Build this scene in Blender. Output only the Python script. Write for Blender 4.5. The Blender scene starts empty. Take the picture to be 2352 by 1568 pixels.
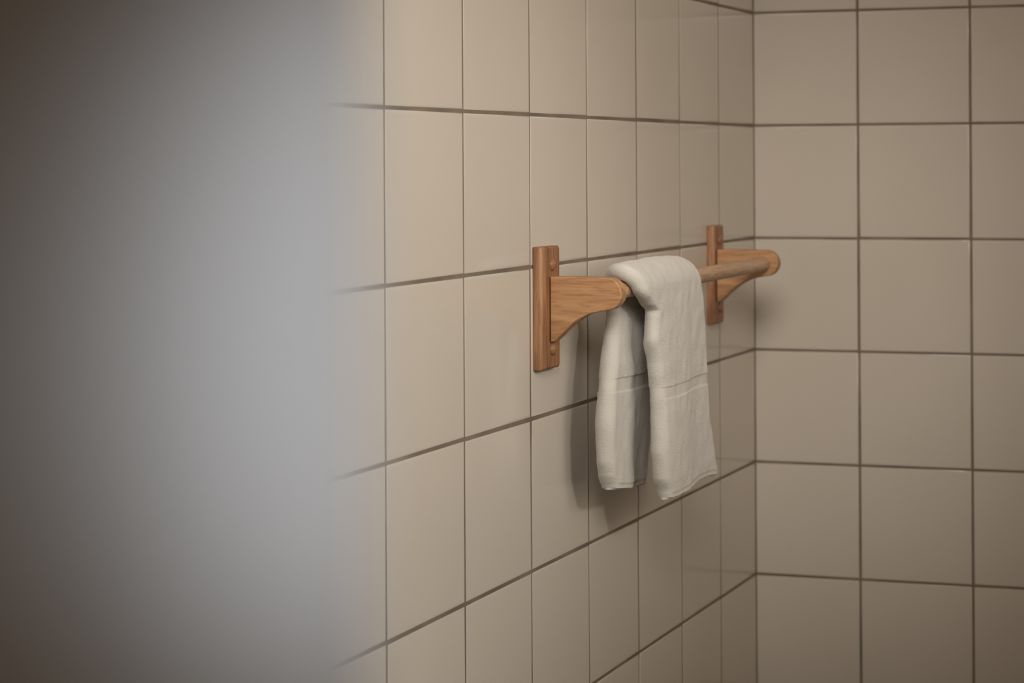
import bpy, bmesh, math, random
from mathutils import Vector, Matrix, noise

random.seed(7)
S = bpy.context.scene
COL = S.collection

# ------------------------------------------------------------------ camera
CAM = Vector((0.7986, -2.5844, 1.6035))
FWD = Vector((-0.2852, 0.9584, 0.0050)).normalized()
RGT = Vector((0.9584, 0.2853, -0.0056)).normalized()
UP = RGT.cross(FWD).normalized()
cd = bpy.data.cameras.new('camera')
cam = bpy.data.objects.new('camera', cd)
COL.objects.link(cam)
M3 = Matrix((RGT, UP, -FWD)).transposed()
cam.matrix_world = Matrix.Translation(CAM) @ M3.to_4x4()
cd.sensor_fit = 'HORIZONTAL'
cd.sensor_width = 36.0
cd.lens = 4638.2 / 2352 * 36.0
cd.shift_x = -603.87 / 2352            # the frame is an off-centre part of the lens's view
cd.shift_y = -440.0 / 2352
cd.clip_start = 0.01
cd.dof.use_dof = True
cd.dof.focus_distance = 1.97
cd.dof.aperture_fstop = cd.lens / 10.0
cd.dof.aperture_blades = 0
S.camera = cam

# ------------------------------------------------------------------ world, light, exposure
w = bpy.data.worlds.new('world'); S.world = w; w.use_nodes = True
w.node_tree.nodes['Background'].inputs[0].default_value = (0.9, 0.8, 0.68, 1)
w.node_tree.nodes['Background'].inputs[1].default_value = 0.3
vs = S.view_settings
vs.view_transform = 'Standard'; vs.look = 'None'; vs.exposure = 0.0; vs.gamma = 1.0
vs.use_curve_mapping = False


def aim(o, target):
    o.rotation_euler = (Vector(target) - o.location).to_track_quat('-Z', 'Y').to_euler()


def spot(name, loc, target, cone, radius, energy, color):
    sd = bpy.data.lights.new(name, 'SPOT')
    sd.energy = energy; sd.color = color; sd.shadow_soft_size = radius
    sd.spot_size = math.radians(cone); sd.spot_blend = 1.0
    so = bpy.data.objects.new(name, sd); COL.objects.link(so)
    so.location = loc; aim(so, target)
    return so


def area(name, loc, target, sx, sy, energy, color):
    ad = bpy.data.lights.new(name, 'AREA'); ad.shape = 'RECTANGLE'; ad.size = sx; ad.size_y = sy
    ad.energy = energy; ad.color = color
    ao = bpy.data.objects.new(name, ad); COL.objects.link(ao); ao.location = loc; aim(ao, target)
    return ao


# a small key spot for the towel's shadow, and an added fill beside it
spot('shower_spot', (1.50, -1.75, 2.06), (0.0, -1.08, 1.36), 46, 0.055, 33, (1.0, 0.975, 0.92))
spot('shower_fill', (1.42, -1.95, 2.20), (0.0, -1.22, 1.36), 42, 0.60, 18, (1.0, 0.965, 0.94))
spot('side_fill', (1.36, -1.50, 2.10), (0.0, -1.22, 1.37), 34, 0.45, 44, (0.95, 0.985, 1.0))  # added soft spot to brighten the left wall; no lamp hangs here
spot('near_side_fill', (0.70, -2.15, 2.24), (0.04, -0.28, 1.49), 30, 0.28, 91, (1.0, 0.945, 0.875))  # made-up fill from the near side for the back wall and corner
spot('corner_fill', (1.10, -2.00, 2.24), (0.22, -0.05, 1.46), 27, 0.25, 17, (1.0, 0.91, 0.78))  # extra fill, added to lift the back wall beside the corner
spot('partition_fill_beam', (1.60, -2.50, 1.68), (0.688, -2.42, 1.5875), 5.6, 0.01, 25, (0.81, 0.885, 1.0))  # narrow cool beam added to brighten only the partition's rounded end
wa = area('side_area_fill', (1.62, -1.05, 1.78), (0.0, -0.80, 1.50), 1.2, 0.9, 3.4, (1.0, 0.88, 0.73))  # added broad fill to soften the towel's shadow; wall_right has no window
wa.data.spread = math.radians(85)
area('rear_area_fill', (1.15, -3.12, 1.70), (0.2, 0.0, 1.50), 0.8, 1.2, 0.44, (1.0, 0.78, 0.56))  # warm fill added behind the camera, lifts the partition and towel shadow
area('overhead_area_fill', (0.8, -1.1, 2.5), (0.6, -1.0, 0.0), 1.2, 1.4, 2.6, (1.0, 0.86, 0.70))  # unseen soft ambient fill from above, added to lift the shade


# ------------------------------------------------------------------ materials
def new_mat(name):
    m = bpy.data.materials.new(name); m.use_nodes = True
    nt = m.node_tree
    return m, nt, nt.nodes['Principled BSDF']


def simple(name, col, rough):
    m, nt, b = new_mat(name)
    b.inputs['Base Color'].default_value = (*col, 1); b.inputs['Roughness'].default_value = rough
    return m


def mat_tile():
    m, nt, b = new_mat('glazed_tile')
    tc = nt.nodes.new('ShaderNodeTexCoord')
    n = nt.nodes.new('ShaderNodeTexNoise'); n.inputs['Scale'].default_value = 5.0; n.inputs['Detail'].default_value = 3
    nt.links.new(tc.outputs['Object'], n.inputs['Vector'])
    r = nt.nodes.new('ShaderNodeValToRGB')
    r.color_ramp.elements[0].position = 0.3; r.color_ramp.elements[0].color = (0.560, 0.500, 0.428, 1)
    r.color_ramp.elements[1].position = 0.7; r.color_ramp.elements[1].color = (0.580, 0.520, 0.448, 1)
    nt.links.new(n.outputs['Fac'], r.inputs['Fac'])
    nt.links.new(r.outputs['Color'], b.inputs['Base Color'])
    b.inputs['Roughness'].default_value = 0.13
    b.inputs['IOR'].default_value = 1.48
    n2 = nt.nodes.new('ShaderNodeTexNoise'); n2.inputs['Scale'].default_value = 9.0; n2.inputs['Detail'].default_value = 2
    nt.links.new(tc.outputs['Object'], n2.inputs['Vector'])
    bp = nt.nodes.new('ShaderNodeBump'); bp.inputs['Strength'].default_value = 0.12; bp.inputs['Distance'].default_value = 0.001
    nt.links.new(n2.outputs['Fac'], bp.inputs['Height']); nt.links.new(bp.outputs['Normal'], b.inputs['Normal'])
    return m


def mat_grout():
    m, nt, b = new_mat('cement_grout')
    tc = nt.nodes.new('ShaderNodeTexCoord')
    n = nt.nodes.new('ShaderNodeTexNoise'); n.inputs['Scale'].default_value = 14.0; n.inputs['Detail'].default_value = 6
    nt.links.new(tc.outputs['Object'], n.inputs['Vector'])
    r = nt.nodes.new('ShaderNodeValToRGB')
    r.color_ramp.elements[0].position = 0.35; r.color_ramp.elements[0].color = (0.140, 0.112, 0.082, 1)
    r.color_ramp.elements[1].position = 0.7; r.color_ramp.elements[1].color = (0.235, 0.182, 0.128, 1)
    nt.links.new(n.outputs['Fac'], r.inputs['Fac']); nt.links.new(r.outputs['Color'], b.inputs['Base Color'])
    b.inputs['Roughness'].default_value = 0.9
    return m


def mat_wood(name, axis, dark, mid, light, seed=0.0):
    """oak: long grain along one axis, fine pores and broad growth bands"""
    m, nt, b = new_mat(name)
    tc = nt.nodes.new('ShaderNodeTexCoord')
    mp = nt.nodes.new('ShaderNodeMapping')
    sc = [1.0, 1.0, 1.0]; sc[axis] = 0.09
    mp.inputs['Scale'].default_value = sc; mp.inputs['Location'].default_value = (seed, seed * 0.7, seed * 1.3)
    nt.links.new(tc.outputs['Object'], mp.inputs['Vector'])
    n1 = nt.nodes.new('ShaderNodeTexNoise'); n1.inputs['Scale'].default_value = 75; n1.inputs['Detail'].default_value = 4
    n1.inputs['Distortion'].default_value = 0.9
    n2 = nt.nodes.new('ShaderNodeTexNoise'); n2.inputs['Scale'].default_value = 480; n2.inputs['Detail'].default_value = 3
    nt.links.new(mp.outputs[0], n1.inputs['Vector']); nt.links.new(mp.outputs[0], n2.inputs['Vector'])
    r = nt.nodes.new('ShaderNodeValToRGB'); cr = r.color_ramp
    cr.elements[0].position = 0.30; cr.elements[0].color = (*dark, 1)
    cr.elements[1].position = 0.72; cr.elements[1].color = (*light, 1)
    e = cr.elements.new(0.5); e.color = (*mid, 1)
    nt.links.new(n1.outputs['Fac'], r.inputs['Fac'])
    mx = nt.nodes.new('ShaderNodeMix'); mx.data_type = 'RGBA'; mx.blend_type = 'MULTIPLY'
    mx.inputs['Factor'].default_value = 0.55
    r2 = nt.nodes.new('ShaderNodeValToRGB')
    r2.color_ramp.elements[0].position = 0.36; r2.color_ramp.elements[0].color = (0.55, 0.48, 0.42, 1)
    r2.color_ramp.elements[1].position = 0.52; r2.color_ramp.elements[1].color = (1, 1, 1, 1)
    nt.links.new(n2.outputs['Fac'], r2.inputs['Fac'])
    nt.links.new(r.outputs['Color'], mx.inputs['A']); nt.links.new(r2.outputs['Color'], mx.inputs['B'])
    nt.links.new(mx.outputs['Result'], b.inputs['Base Color'])
    b.inputs['Roughness'].default_value = 0.5
    bp = nt.nodes.new('ShaderNodeBump'); bp.inputs['Strength'].default_value = 0.3; bp.inputs['Distance'].default_value = 0.0004
    nt.links.new(n2.outputs['Fac'], bp.inputs['Height']); nt.links.new(bp.outputs['Normal'], b.inputs['Normal'])
    return m


def mat_cloth(name, woven):
    m, nt, b = new_mat(name)
    b.inputs['Base Color'].default_value = (0.64, 0.605, 0.545, 1) if not woven else (0.62, 0.58, 0.52, 1)
    b.inputs['Roughness'].default_value = 0.95
    b.inputs['Specular IOR Level'].default_value = 0.2
    b.inputs['Sheen Weight'].default_value = 0.25 if not woven else 0.1
    b.inputs['Sheen Roughness'].default_value = 0.5
    tc = nt.nodes.new('ShaderNodeTexCoord')
    mp = nt.nodes.new('ShaderNodeMapping')
    mp.inputs['Scale'].default_value = (1, 0.9, 2.8) if not woven else (1, 0.25, 3.0)
    nt.links.new(tc.outputs['Object'], mp.inputs['Vector'])
    n = nt.nodes.new('ShaderNodeTexNoise'); n.inputs['Scale'].default_value = 620 if not woven else 700
    n.inputs['Detail'].default_value = 2
    nt.links.new(mp.outputs[0], n.inputs['Vector'])
    bp = nt.nodes.new('ShaderNodeBump'); bp.inputs['Strength'].default_value = 0.55 if not woven else 0.25
    bp.inputs['Distance'].default_value = 0.0016
    nt.links.new(n.outputs['Fac'], bp.inputs['Height']); nt.links.new(bp.outputs['Normal'], b.inputs['Normal'])
    return m


M_TILE = mat_tile(); M_GROUT = mat_grout()
M_PLATE = mat_wood('oak_upright_grain', 2, (0.17, 0.070, 0.030), (0.29, 0.135, 0.062), (0.40, 0.205, 0.105), 1.3)
M_ARM = mat_wood('oak_lengthwise_grain', 0, (0.31, 0.150, 0.064), (0.47, 0.25, 0.118), (0.56, 0.32, 0.160), 4.1)
M_BAR = mat_wood('oak_dowel_grain', 1, (0.39, 0.235, 0.14), (0.50, 0.32, 0.20), (0.58, 0.395, 0.25), 7.7)
M_PLUG = mat_wood('oak_end_grain', 0, (0.22, 0.095, 0.042), (0.32, 0.14, 0.064), (0.38, 0.18, 0.088), 2.2)
M_TERRY = mat_cloth('white_terry', False); M_WOVEN = mat_cloth('white_flat_weave', True)
M_PAINT = simple('cool_white_paint', (0.58, 0.545, 0.50), 0.6)
M_ROOM = simple('warm_plaster', (0.62, 0.53, 0.42), 0.9)
M_FLOOR = simple('brown_stone_floor', (0.16, 0.12, 0.085), 0.5)


# ------------------------------------------------------------------ mesh helpers
def link(name, me, mats, parent=None, smooth=True):
    o = bpy.data.objects.new(name, me); COL.objects.link(o)
    for m in (mats if isinstance(mats, (list, tuple)) else [mats]):
        me.materials.append(m)
    if smooth:
        for p in me.polygons: p.use_smooth = True
    if parent: o.parent = parent
    return o


def from_bm(name, bm, mats, parent=None, smooth=True):
    me = bpy.data.meshes.new(name); bm.normal_update(); bm.to_mesh(me); bm.free()
    return link(name, me, mats, parent, smooth)


def box_bm(bm, lo, hi):
    vs_ = [bm.verts.new((x, y, z)) for x in (lo[0], hi[0]) for y in (lo[1], hi[1]) for z in (lo[2], hi[2])]
    for f in ((0, 1, 3, 2), (4, 6, 7, 5), (0, 4, 5, 1), (2, 3, 7, 6), (0, 2, 6, 4), (1, 5, 7, 3)):
        bm.faces.new([vs_[i] for i in f])


def structure(o):
    o['kind'] = 'structure'; return o


# ------------------------------------------------------------------ tiled walls
ROWS = [1.8005, 1.6496, 1.4994, 1.3502, 1.2001, 1.0502]       # joint heights
H = 2.55
zs = sorted(ROWS)
while zs[-1] < H - 0.02: zs.append(zs[-1] + 0.150)
while zs[0] > 0.02: zs.insert(0, zs[0] - 0.150)
zs[0] = 0.0; zs[-1] = H
LCOL = [0.0, 0.1496, 0.2994, 0.4472, 0.5967, 0.7470, 0.8982, 1.0505]
while LCOL[-1] < 3.2: LCOL.append(LCOL[-1] + 0.1503)
RCOL = [0.0, 0.1438, 0.2943]
while RCOL[-1] < 1.6: RCOL.append(RCOL[-1] + 0.1503)


def tiled_wall(name, cols, place, joint_v, joint_h, tilt_sd, rnd):
    """tiles with rounded glazed edges standing 1.3 mm proud of a cement bed; place(u, z, depth) -> xyz"""
    bm = bmesh.new()
    def q(pts, mi):
        f = bm.faces.new(pts); f.material_index = mi; return f
    u0, u1 = cols[0], cols[-1]
    # bed (front grout face) with thickness behind
    c = [bm.verts.new(place(u, z, d)) for d in (0.0, -0.05) for (u, z) in ((u0 - 0.05, 0), (u1, 0), (u1, H), (u0 - 0.05, H))]
    q([c[0], c[1], c[2], c[3]], 1); q([c[7], c[6], c[5], c[4]], 1)
    for i in range(4):
        j = (i + 1) % 4
        q([c[j], c[i], c[4 + i], c[4 + j]], 1)
    prof = [(0.0, 0.0), (0.0001, 0.0001), (0.0005, 0.00028), (0.0012, 0.00042), (0.0030, 0.00050)]
    for a, b in zip(cols[:-1], cols[1:]):
        for z0, z1 in zip(zs[:-1], zs[1:]):
            gu, gz = joint_v / 2, joint_h / 2
            ua, ub = a + (gu if a > 0 else 0.0009), b - gu; za, zb = z0 + gz, z1 - gz
            if ub - ua < 0.01: continue
            tu = rnd.gauss(0, tilt_sd); tz = rnd.gauss(0, tilt_sd)
            off = rnd.uniform(-0.00008, 0.00015)
            um, zm = (ua + ub) / 2, (za + zb) / 2
            ring0 = None
            for ins, dep in prof:
                pts = [(ua + ins, za + ins), (ub - ins, za + ins), (ub - ins, zb - ins), (ua + ins, zb - ins)]
                ring = []
                for (u, z) in pts:
                    d = dep if dep == 0 else dep + off + tu * (u - um) + tz * (z - zm)
                    ring.append(bm.verts.new(place(u, z, d)))
                if ring0:
                    for i in range(4):
                        j = (i + 1) % 4
                        q([ring0[i], ring0[j], ring[j], ring[i]], 0)
                ring0 = ring
            q(ring0, 0)
    bmesh.ops.recalc_face_normals(bm, faces=bm.faces[:])
    o = from_bm(name, bm, [M_TILE, M_GROUT], smooth=False)
    for p in o.data.polygons:
        p.use_smooth = p.material_index == 0
    return structure(o)


rnd = random.Random(11)
wl = tiled_wall('wall_left', LCOL, lambda u, z, d: (-0.0005 + d, -u, z), 0.0028, 0.0036, 0.0016, rnd)
wb = tiled_wall('wall_back', RCOL, lambda u, z, d: (u, 0.0005 - d, z), 0.0035, 0.0034, 0.0010, rnd)

XR, YF = RCOL[-1], -LCOL[-1]
bm = bmesh.new(); box_bm(bm, (-0.06, YF - 0.06, -0.08), (XR + 0.06, 0.06, 0.0)); structure(from_bm('floor', bm, M_FLOOR, smooth=False))
bm = bmesh.new(); box_bm(bm, (-0.06, YF - 0.06, H), (XR + 0.06, 0.06, H + 0.08)); structure(from_bm('ceiling', bm, M_ROOM, smooth=False))
bm = bmesh.new(); box_bm(bm, (XR, YF, 0), (XR + 0.06, 0.0, H)); structure(from_bm('wall_right', bm, M_ROOM, smooth=False))
bm = bmesh.new(); box_bm(bm, (-0.06, YF - 0.06, 0), (XR + 0.06, YF, H)); structure(from_bm('wall_front', bm, M_ROOM, smooth=False))

# ------------------------------------------------------------------ rounded end of the partition the photo is taken past
R_P = 0.030
EDGE = Vector((0.7111, -2.4194))            # where the line of sight grazes it
side = Vector((-FWD.y, FWD.x)).normalized()
sight = (EDGE - Vector((CAM.x, CAM.y))).normalized()
left_n = Vector((-sight.y, sight.x))
PC = EDGE + left_n * R_P
pdir = Vector((-1.0, 0.0))                  # the partition runs back to the side wall
nn = Vector((0.0, -1.0))
outline = [(0.0005, PC.y - R_P)]
for i in range(33):
    a = -math.pi / 2 + math.pi * i / 32
    outline.append((PC.x + R_P * math.cos(a), PC.y + R_P * math.sin(a)))
outline.append((0.0005, PC.y + R_P))
bm = bmesh.new()
lo = [bm.verts.new((x, y, 0.0)) for x, y in outline]
hi = [bm.verts.new((x, y, H)) for x, y in outline]
n = len(outline)
for i in range(n):
    j = (i + 1) % n
    bm.faces.new([lo[i], lo[j], hi[j], hi[i]])
bm.faces.new(lo[::-1]); bm.faces.new(hi)
part = structure(from_bm('wall_near', bm, M_PAINT))
for p in part.data.polygons:
    p.use_smooth = len(p.vertices) == 4 and abs(p.normal.z) < 0.5 and p.area < 0.02

# ------------------------------------------------------------------ towel rail
BX, BZ, BR = 0.0695, 1.4735, 0.0088
rail = bpy.data.objects.new('towel_rail', None); COL.objects.link(rail)
rail.location = (0.0, -0.45, 1.458); rail.empty_display_size = 0.05
rail['label'] = 'oak wood towel rail with a round bar between two arms screwed to the tiled wall'
rail['category'] = 'towel rail'
RL = Vector(rail.location)


def bevel_all(bm, w, seg=2):
    bmesh.ops.bevel(bm, geom=bm.edges[:], offset=w, segments=seg, affect='EDGES', profile=0.6, clamp_overlap=True)


def shift(bm, v):
    for x in bm.verts: x.co += v


def child(name, bm, mat, parent, smooth_angle=35):
    """world-space bmesh -> child of `parent`, its origin at its own centre"""
    ctr = Vector()
    for v in bm.verts: ctr += v.co
    ctr /= len(bm.verts)
    shift(bm, -ctr)
    bmesh.ops.recalc_face_normals(bm, faces=bm.faces[:])
    o = from_bm(name, bm, mat, None, True)
    o.location = ctr - world_loc(parent)
    o.parent = parent
    o.data.set_sharp_from_angle(angle=math.radians(smooth_angle))
    return o


def world_loc(o):
    v = Vector(o.location)
    while o.parent:
        o = o.parent; v += Vector(o.location)
    return v


def mounting_plate(y0, y1, z0, z1):
    bm = bmesh.new()
    X0, XS, XF, C = 0.0003, 0.0082, 0.0099, 0.0019
    zc, yc = (z0 + z1) / 2, (y0 + y1) / 2
    rings = []
    def rr(x, ins, rad):
        pts = []
        for cy, cz, a0 in ((y1 - ins - rad, z1 - ins - rad, 0), (y0 + ins + rad, z1 - ins - rad, 90),
                           (y0 + ins + rad, z0 + ins + rad, 180), (y1 - ins - rad, z0 + ins + rad, 270)):
            for k in range(5):
                a = math.radians(a0 + 22.5 * k)
                pts.append((x, cy + rad * math.cos(a), cz + rad * math.sin(a)))
        return [bm.verts.new(p) for p in pts]
    for x, ins in ((X0, 0.0), (XS - 0.0005, 0.0), (XS, 0.0003), (XF - 0.0006, C - 0.0006), (XF, C + 0.0003)):
        rings.append(rr(x, ins, 0.0016))
    for a, b in zip(rings[:-1], rings[1:]):
        for i in range(20):
            j = (i + 1) % 20
            bm.faces.new([a[i], a[j], b[j], b[i]])
    bm.faces.new(rings[-1]); bm.faces.new(rings[0][::-1])
    pl = child('mounting_plate', bm, M_PLATE, rail, 25)
    for pz in (z0 + 0.0192, z1 - 0.0185):
        b2 = bmesh.new()
        prof = [(0.0061, -0.0012), (0.0061, 0.0004), (0.0056, 0.0015), (0.0042, 0.0027), (0.0021, 0.0034), (0.0005, 0.0036)]
        prev = None
        for r_, h_ in prof:
            ring = [b2.verts.new((XF + h_, yc + 0.0028 + r_ * math.cos(t * math.pi / 10), pz + r_ * math.sin(t * math.pi / 10))) for t in range(20)]
            if prev:
                for i in range(20):
                    j = (i + 1) % 20
                    b2.faces.new([prev[i], prev[j], ring[j], ring[i]])
            prev = ring
        b2.faces.new(prev)
        sp = child('screw_plug', b2, M_PLUG, pl, 60)
        sp['label'] = 'domed wooden screw plug'
    return pl


def arm(y0, th, dz, k):
    """bracket arm: flat-topped, rounded nose, hollow curve below; outline in X/Z, thickness along Y"""
    top = 1.4887
    pts = [(0.0110, top), (0.030, top + 0.0003), (0.050, top + 0.0002), (0.0650, top - 0.0002)]
    cx_, cz_, r_ = 0.0705, 1.4723, 0.0162
    for i in range(17):
        a = math.radians(92 - i * (178 / 16))
        pts.append((cx_ + r_ * math.cos(a), cz_ + r_ * math.sin(a)))
    pts += [(0.0640, 1.4548), (0.0560, 1.4531), (0.0512, 1.4519), (0.0470, 1.4497), (0.0420, 1.4469), (0.0372, 1.4438),
            (0.0325, 1.4402), (0.0279, 1.4361), (0.0240, 1.4325), (0.0205, 1.4291), (0.0170, 1.4262), (0.0150, 1.4243), (0.0110, 1.4240)]
    pts = [(0.0110 + (x - 0.0110) * k, z + dz) for x, z in pts]
    # inset outline for the eased edges
    m_ = len(pts)
    def inset(d):
        out = []
        for i in range(m_):
            p0, p1, p2 = Vector(pts[i - 1]), Vector(pts[i]), Vector(pts[(i + 1) % m_])
            e1 = (p1 - p0).normalized(); e2 = (p2 - p1).normalized()
            n1 = Vector((e1.y, -e1.x)); n2 = Vector((e2.y, -e2.x))
            nrm = (n1 + n2); nrm = nrm / max(0.3, nrm.length_squared) * 2
            out.append((p1.x + nrm.x * d, p1.y + nrm.y * d))
        return out
    bm = bmesh.new(); rings = []
    for y, d in ((0.0, 0.0011), (0.0004, 0.0004), (0.0011, 0.0), (th - 0.0030, 0.0), (th - 0.0010, 0.0010), (th, 0.0028)):
        rings.append([bm.verts.new((x, y0 + y, z)) for x, z in inset(d)])
    for a, b in zip(rings[:-1], rings[1:]):
        for i in range(m_):
            j = (i + 1) % m_
            bm.faces.new([a[i], a[j], b[j], b[i]])
    f1 = bm.faces.new(rings[0]); f2 = bm.faces.new(rings[-1][::-1])
    bmesh.ops.triangulate(bm, faces=[f1, f2])
    return child('bracket_arm', bm, M_ARM, rail, 18)


mounting_plate(-0.7423, -0.6955, 1.3966, 1.5187)
arm(-0.7243, 0.0172, 0.0, 1.0)
mounting_plate(-0.2015, -0.1625, 1.3994, 1.5220)
arm(-0.1950, 0.0172, 0.0036, 1.045)
# round bar, let 6 mm into each arm
bm = bmesh.new()
A, B = Vector((BX, -0.7130, BZ)), Vector((BX + 0.0030, -0.1890, BZ + 0.0018))
prev = None
for s in range(33):
    c = A.lerp(B, s / 32)
    ring = [bm.verts.new((c.x + BR * math.cos(t * math.pi / 24), c.y, c.z + BR * math.sin(t * math.pi / 24))) for t in range(48)]
    if prev:
        for i in range(48):
            j = (i + 1) % 48
            bm.faces.new([prev[i], prev[j], ring[j], ring[i]])
    else: bm.faces.new(ring[::-1])
    prev = ring
bm.faces.new(prev)
bar = child('rail_bar', bm, M_BAR, rail)

# ------------------------------------------------------------------ hand towel folded lengthwise, hung over the bar
towel = bpy.data.objects.new('hand_towel', None); COL.objects.link(towel)
towel.location = (BX, -0.58, 1.4985); towel.empty_display_size = 0.05
towel['label'] = 'folded white terry hand towel hung over the wooden bar'
towel['category'] = 'towel'
TL = Vector(towel.location)


def table(tab, x):
    if x <= tab[0][0]: return tab[0][1]
    for (a, va), (b, vb) in zip(tab[:-1], tab[1:]):
        if x <= b:
            t = (x - a) / (b - a); t = t * t * (3 - 2 * t) * 0.5 + t * 0.5
            return va + (vb - va) * t
    return tab[-1][1]


# Y of the near and far edges against height, front and rear flap
F_NEAR = [(1.250, -0.6225), (1.262, -0.6265), (1.277, -0.6345), (1.305, -0.6405), (1.340, -0.643), (1.368, -0.6465), (1.395, -0.652), (1.420, -0.663), (1.440, -0.661), (1.450, -0.661), (1.458, -0.671), (1.475, -0.683)]
F_FAR = [(1.250, -0.453), (1.262, -0.457), (1.295, -0.467), (1.325, -0.477), (1.363, -0.4785), (1.421, -0.4850), (1.455, -0.494), (1.475, -0.502)]
R_NEAR = [(1.262, -0.669), (1.275, -0.677), (1.290, -0.682), (1.327, -0.6845), (1.368, -0.6805), (1.383, -0.677), (1.421, -0.668), (1.445, -0.660), (1.470, -0.672)]
R_FAR = [(1.250, -0.530), (1.300, -0.517), (1.400, -0.500), (1.475, -0.505)]
RC = BR + 0.0098
ZF_BOT, ZR_BOT = 1.2558, 1.2620
STEP = 0.0009
stations = []                                 # (kind, value)  rear bottom -> top -> front bottom
nz = int((BZ - ZR_BOT) / STEP)
for i in range(nz): stations.append(('R', ZR_BOT + (BZ - ZR_BOT) * i / nz))
na = 44
for i in range(na): stations.append(('A', math.pi * i / na))
nf = int((BZ - ZF_BOT) / STEP)
for i in range(nf + 1): stations.append(('F', BZ - (BZ - ZF_BOT) * i / nf))


def sm(a, b, x):
    t = min(1, max(0, (x - a) / (b - a))); return t * t * (3 - 2 * t)


BF = (1.3582, 1.3700)     # woven band on the front flap
BRr = (1.3655, 1.3800)    # and on the rear flap
HF = 0.0048               # hem height


def centre(kind, val, v):
    """centre line of the folded cloth, its normal (pointing away from the bar) and half thickness"""
    if kind == 'A':
        a = math.pi - val                      # pi: rear, 0: front
        t = val / math.pi
        yn = table(R_NEAR, 1.47) * (1 - sm(0.0, 1, t)) + table(F_NEAR, 1.475) * sm(0.0, 1, t)
        yn -= 0.014 * math.sin(math.pi * t) ** 1.5
        yf = table(R_FAR, 1.47) * (1 - sm(0, 1, t)) + table(F_FAR, 1.475) * sm(0, 1, t)
        yf -= 0.012 * math.sin(math.pi * t)
        lift = 0.0018 * math.sin(math.pi * t) * math.exp(-((v - 0.62) / 0.35) ** 2)
        x = BX + (RC + lift) * math.cos(a); z = BZ + (RC + lift) * math.sin(a)
        nx, nz_ = math.cos(a), math.sin(a)
        h = 0.0083
        return x, z, nx, nz_, yn, yf, h
    z = val
    if kind == 'F':
        yn, yf = table(F_NEAR, z), table(F_FAR, z)
        d = (BZ - z) / (BZ - ZF_BOT)
        yn += 0.0085 * sm(0.0, 0.12, d) + 0.0085 * sm(0.0, 0.10, d) * (1 - sm(0.55, 0.95, d) * 0.5)
        x = BX + RC - 0.0005 * sm(0.0, 0.25, d) + 0.002 * d
        x -= 0.0022 * math.exp(-v / 0.13) * sm(0.08, 0.30, d)
        x += 0.0035 * math.sin(v * 5.2 + 0.6) * sm(0.15, 0.9, d) * 0.7 + 0.0030 * sm(0.65, 1.0, v) * sm(0.2, 1, d)
        h = 0.0083 + (0.0016 - 0.0030 * sm(0.15, 1.0, v)) * sm(0.08, 0.35, d)
        for (b0, b1) in (BF,):
            h -= 0.0011 * sm(b0 - 0.0008, b0 + 0.0008, z) * (1 - sm(b1 - 0.0008, b1 + 0.0008, z))
        h -= 0.0008 * (1 - sm(HF - 0.001, HF + 0.0012, z - ZF_BOT))
        return x, z, 1.0, 0.0, yn, yf, h
    yn, yf = table(R_NEAR, z), table(R_FAR, z)
    d = (BZ - z) / (BZ - ZR_BOT)
    yn += 0.0050 * sm(0.0, 0.5, d)
    x = BX - RC - 0.0040 * sm(0.0, 0.9, d) + (0.001 - 0.0135 * v) * sm(0.05, 0.9, d)
    x += 0.0018 * math.sin(v * 6.0) * sm(0.2, 1, d)
    h = 0.0083 + (0.0022 - 0.0030 * sm(0.15, 1.0, v)) * sm(0.12, 0.40, d)
    h -= 0.0011 * sm(BRr[0] - 0.0008, BRr[0] + 0.0008, z) * (1 - sm(BRr[1] - 0.0008, BRr[1] + 0.0008, z))
    h -= 0.0008 * (1 - sm(HF - 0.001, HF + 0.0012, z - ZR_BOT))
    return x, z, -1.0, 0.0, yn, yf, h


# outline parameters: outer side near->far, then far rounding, inner side back, near rounding
NV, NR = 150, 18
def ring_points(kind, val, end):
    pts = []
    def add(v, ang):
        x, z, nx, nz_, yn, yf, h = centre(kind, val, v)
        h *= end
        L_ = yf - yn
        if ang is None: return x, z, nx, nz_, yn, yf, h
        # ang: cross-section angle of the rounded edges
        c_, s_ = math.cos(ang), math.sin(ang)
        y = (yn + h + (L_ - 2 * h) * v) + h * c_ * (1.0 if v in (0, 1) else 0)
        w_ = h * s_
        return x + nx * w_, y, z + nz_ * w_
    for k in range(NV + 1): pts.append(add(k / NV, math.pi / 2))
    for k in range(1, NR): pts.append(add(1, math.pi / 2 - math.pi * k / NR))
    for k in range(NV, -1, -1): pts.append(add(k / NV, -math.pi / 2))
    for k in range(1, NR): pts.append(add(0, -math.pi / 2 - math.pi * k / NR))
    return pts


rings = []
zmeta = []
caps_f = [(0.93, 0.0), (0.78, -0.0010), (0.5, -0.0018), (0.12, -0.0021)]
first, last = stations[0], stations[-1]
seq = [(first[0], first[1], e, dz) for e, dz in reversed(caps_f)] + [(k, v_, 1.0, 0.0) for k, v_ in stations[0:]] + \
      [(last[0], last[1], e, dz) for e, dz in caps_f]
for k, v_, e, dz in seq:
    P = ring_points(k, v_, e)
    R = []
    for (x, y, z) in P:
        p = Vector((x, y, z + dz))
        # hem line: the near corner of each flap hangs a little higher, the rear hem slopes
        if k == 'F':
            d = max(0.0, min(1.0, (1.40 - p.z) / 0.15))
            t = max(0, min(1, (p.y + 0.665) / 0.20))
            p.z += d * (0.0025 * (1 - t) ** 3 + 0.0026 * math.sin((t - 0.55) * 6.0))
        elif k == 'R':
            d = max(0.0, min(1.0, (1.42 - p.z) / 0.15))
            t = max(0, min(1, (p.y + 0.685) / 0.17))
            p.z += d * (0.0085 * (1 - t) ** 2 - 0.012 * t * 1.0 + 0.004)
        R.append(p)
    rings.append(R); zmeta.append((k, v_))
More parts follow.
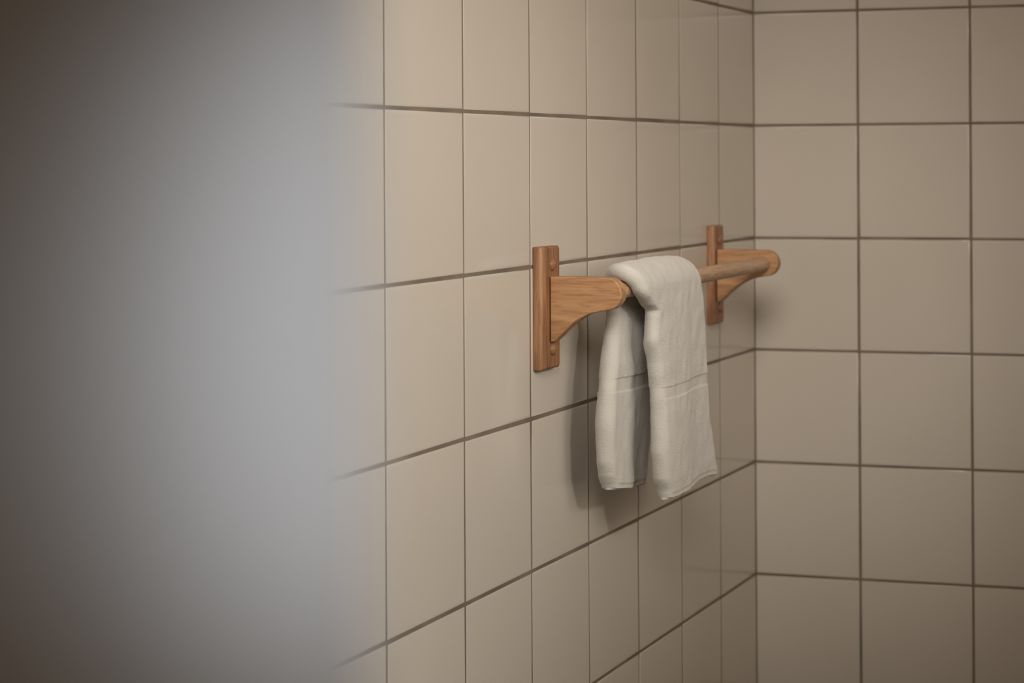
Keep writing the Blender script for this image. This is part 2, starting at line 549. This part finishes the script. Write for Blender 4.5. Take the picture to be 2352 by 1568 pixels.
# pile and soft creases: small displacement along the local outward direction
NP = len(rings[0])
def band_of(k, z):
    if k == 'F':
        if z <= ZF_BOT + HF: return 'hem_f'
        if BF[0] <= z <= BF[1]: return 'band_f'
    if k == 'R':
        if z <= ZR_BOT + HF: return 'hem_r'
        if BRr[0] <= z <= BRr[1]: return 'band_r'
    return 'body'
tags = [band_of(k, z) for k, z in zmeta]
disp = []
for i, R in enumerate(rings):
    out = []
    rim = 0.0 if (i < 3 or i > len(rings) - 4) else 1.0
    for j, p in enumerate(R):
        a = R[(j + 1) % NP] - R[j - 1]
        b = rings[min(i + 1, len(rings) - 1)][j] - rings[max(i - 1, 0)][j]
        nrm = a.cross(b)
        nrm = nrm.normalized() if nrm.length > 1e-12 else Vector((0, 0, 0))
        big = noise.noise(Vector((p.x * 22, p.y * 26, p.z * 11)) + Vector((3, 1, 8)))
        mid = noise.noise(Vector((p.x * 80, p.y * 80, p.z * 60)))
        fine = noise.noise(Vector((p.x * 520, p.y * 430, p.z * 1100)))
        amp = 1.0 if tags[i] == 'body' else 0.25
        calm = 0.08 if (NV + NR - 2 < j < 2 * NV + NR + 2 and p.z > 1.45) else 1.0
        sgn = -1.0
        out.append(p + nrm * sgn * calm * (0.4 + 0.6 * rim) * (0.0016 * big + 0.0009 * mid + 0.00042 * fine * amp))
    disp.append(out)
rings = disp


def strip(i0, i1, capa=False, capb=False):
    bm = bmesh.new()
    V = [[bm.verts.new(p) for p in rings[i]] for i in range(i0, i1 + 1)]
    for a, b in zip(V[:-1], V[1:]):
        for i in range(NP):
            j = (i + 1) % NP
            bm.faces.new([a[i], a[j], b[j], b[i]])
    for on, R_ in ((capa, V[0]), (capb, V[-1])):
        if on:
            for j in range(-(NR // 2), NV + NR // 2):
                q4 = []
                for idx in (j % NP, (j + 1) % NP, (2 * NV + NR - j - 1) % NP, (2 * NV + NR - j) % NP):
                    if R_[idx] not in q4: q4.append(R_[idx])
                if len(q4) > 2: bm.faces.new(q4)
    return bm


# contiguous runs of one tag become one part
runs = []
s = 0
for i in range(1, len(tags) + 1):
    if i == len(tags) or tags[i] != tags[s]:
        runs.append((s, min(i, len(tags) - 1), tags[s])); s = i
body = bmesh.new()
for i0, i1, tg in runs:
    ca, cb = (i0 == 0), (i1 == len(tags) - 1)
    b = strip(i0, i1, ca, cb)
    if tg == 'body':
        me = bpy.data.meshes.new('tmp'); b.to_mesh(me); b.free(); body.from_mesh(me); bpy.data.meshes.remove(me)
    elif tg.startswith('band'):
        o = child('woven_band', b, M_WOVEN, towel, 80)
        o['label'] = 'flat woven border band across the terry'
    else:
        o = child('hem', b, M_WOVEN, towel, 80)
        o['label'] = 'stitched flat hem along the bottom edge'
child('terry_cloth', body, M_TERRY, towel, 80)
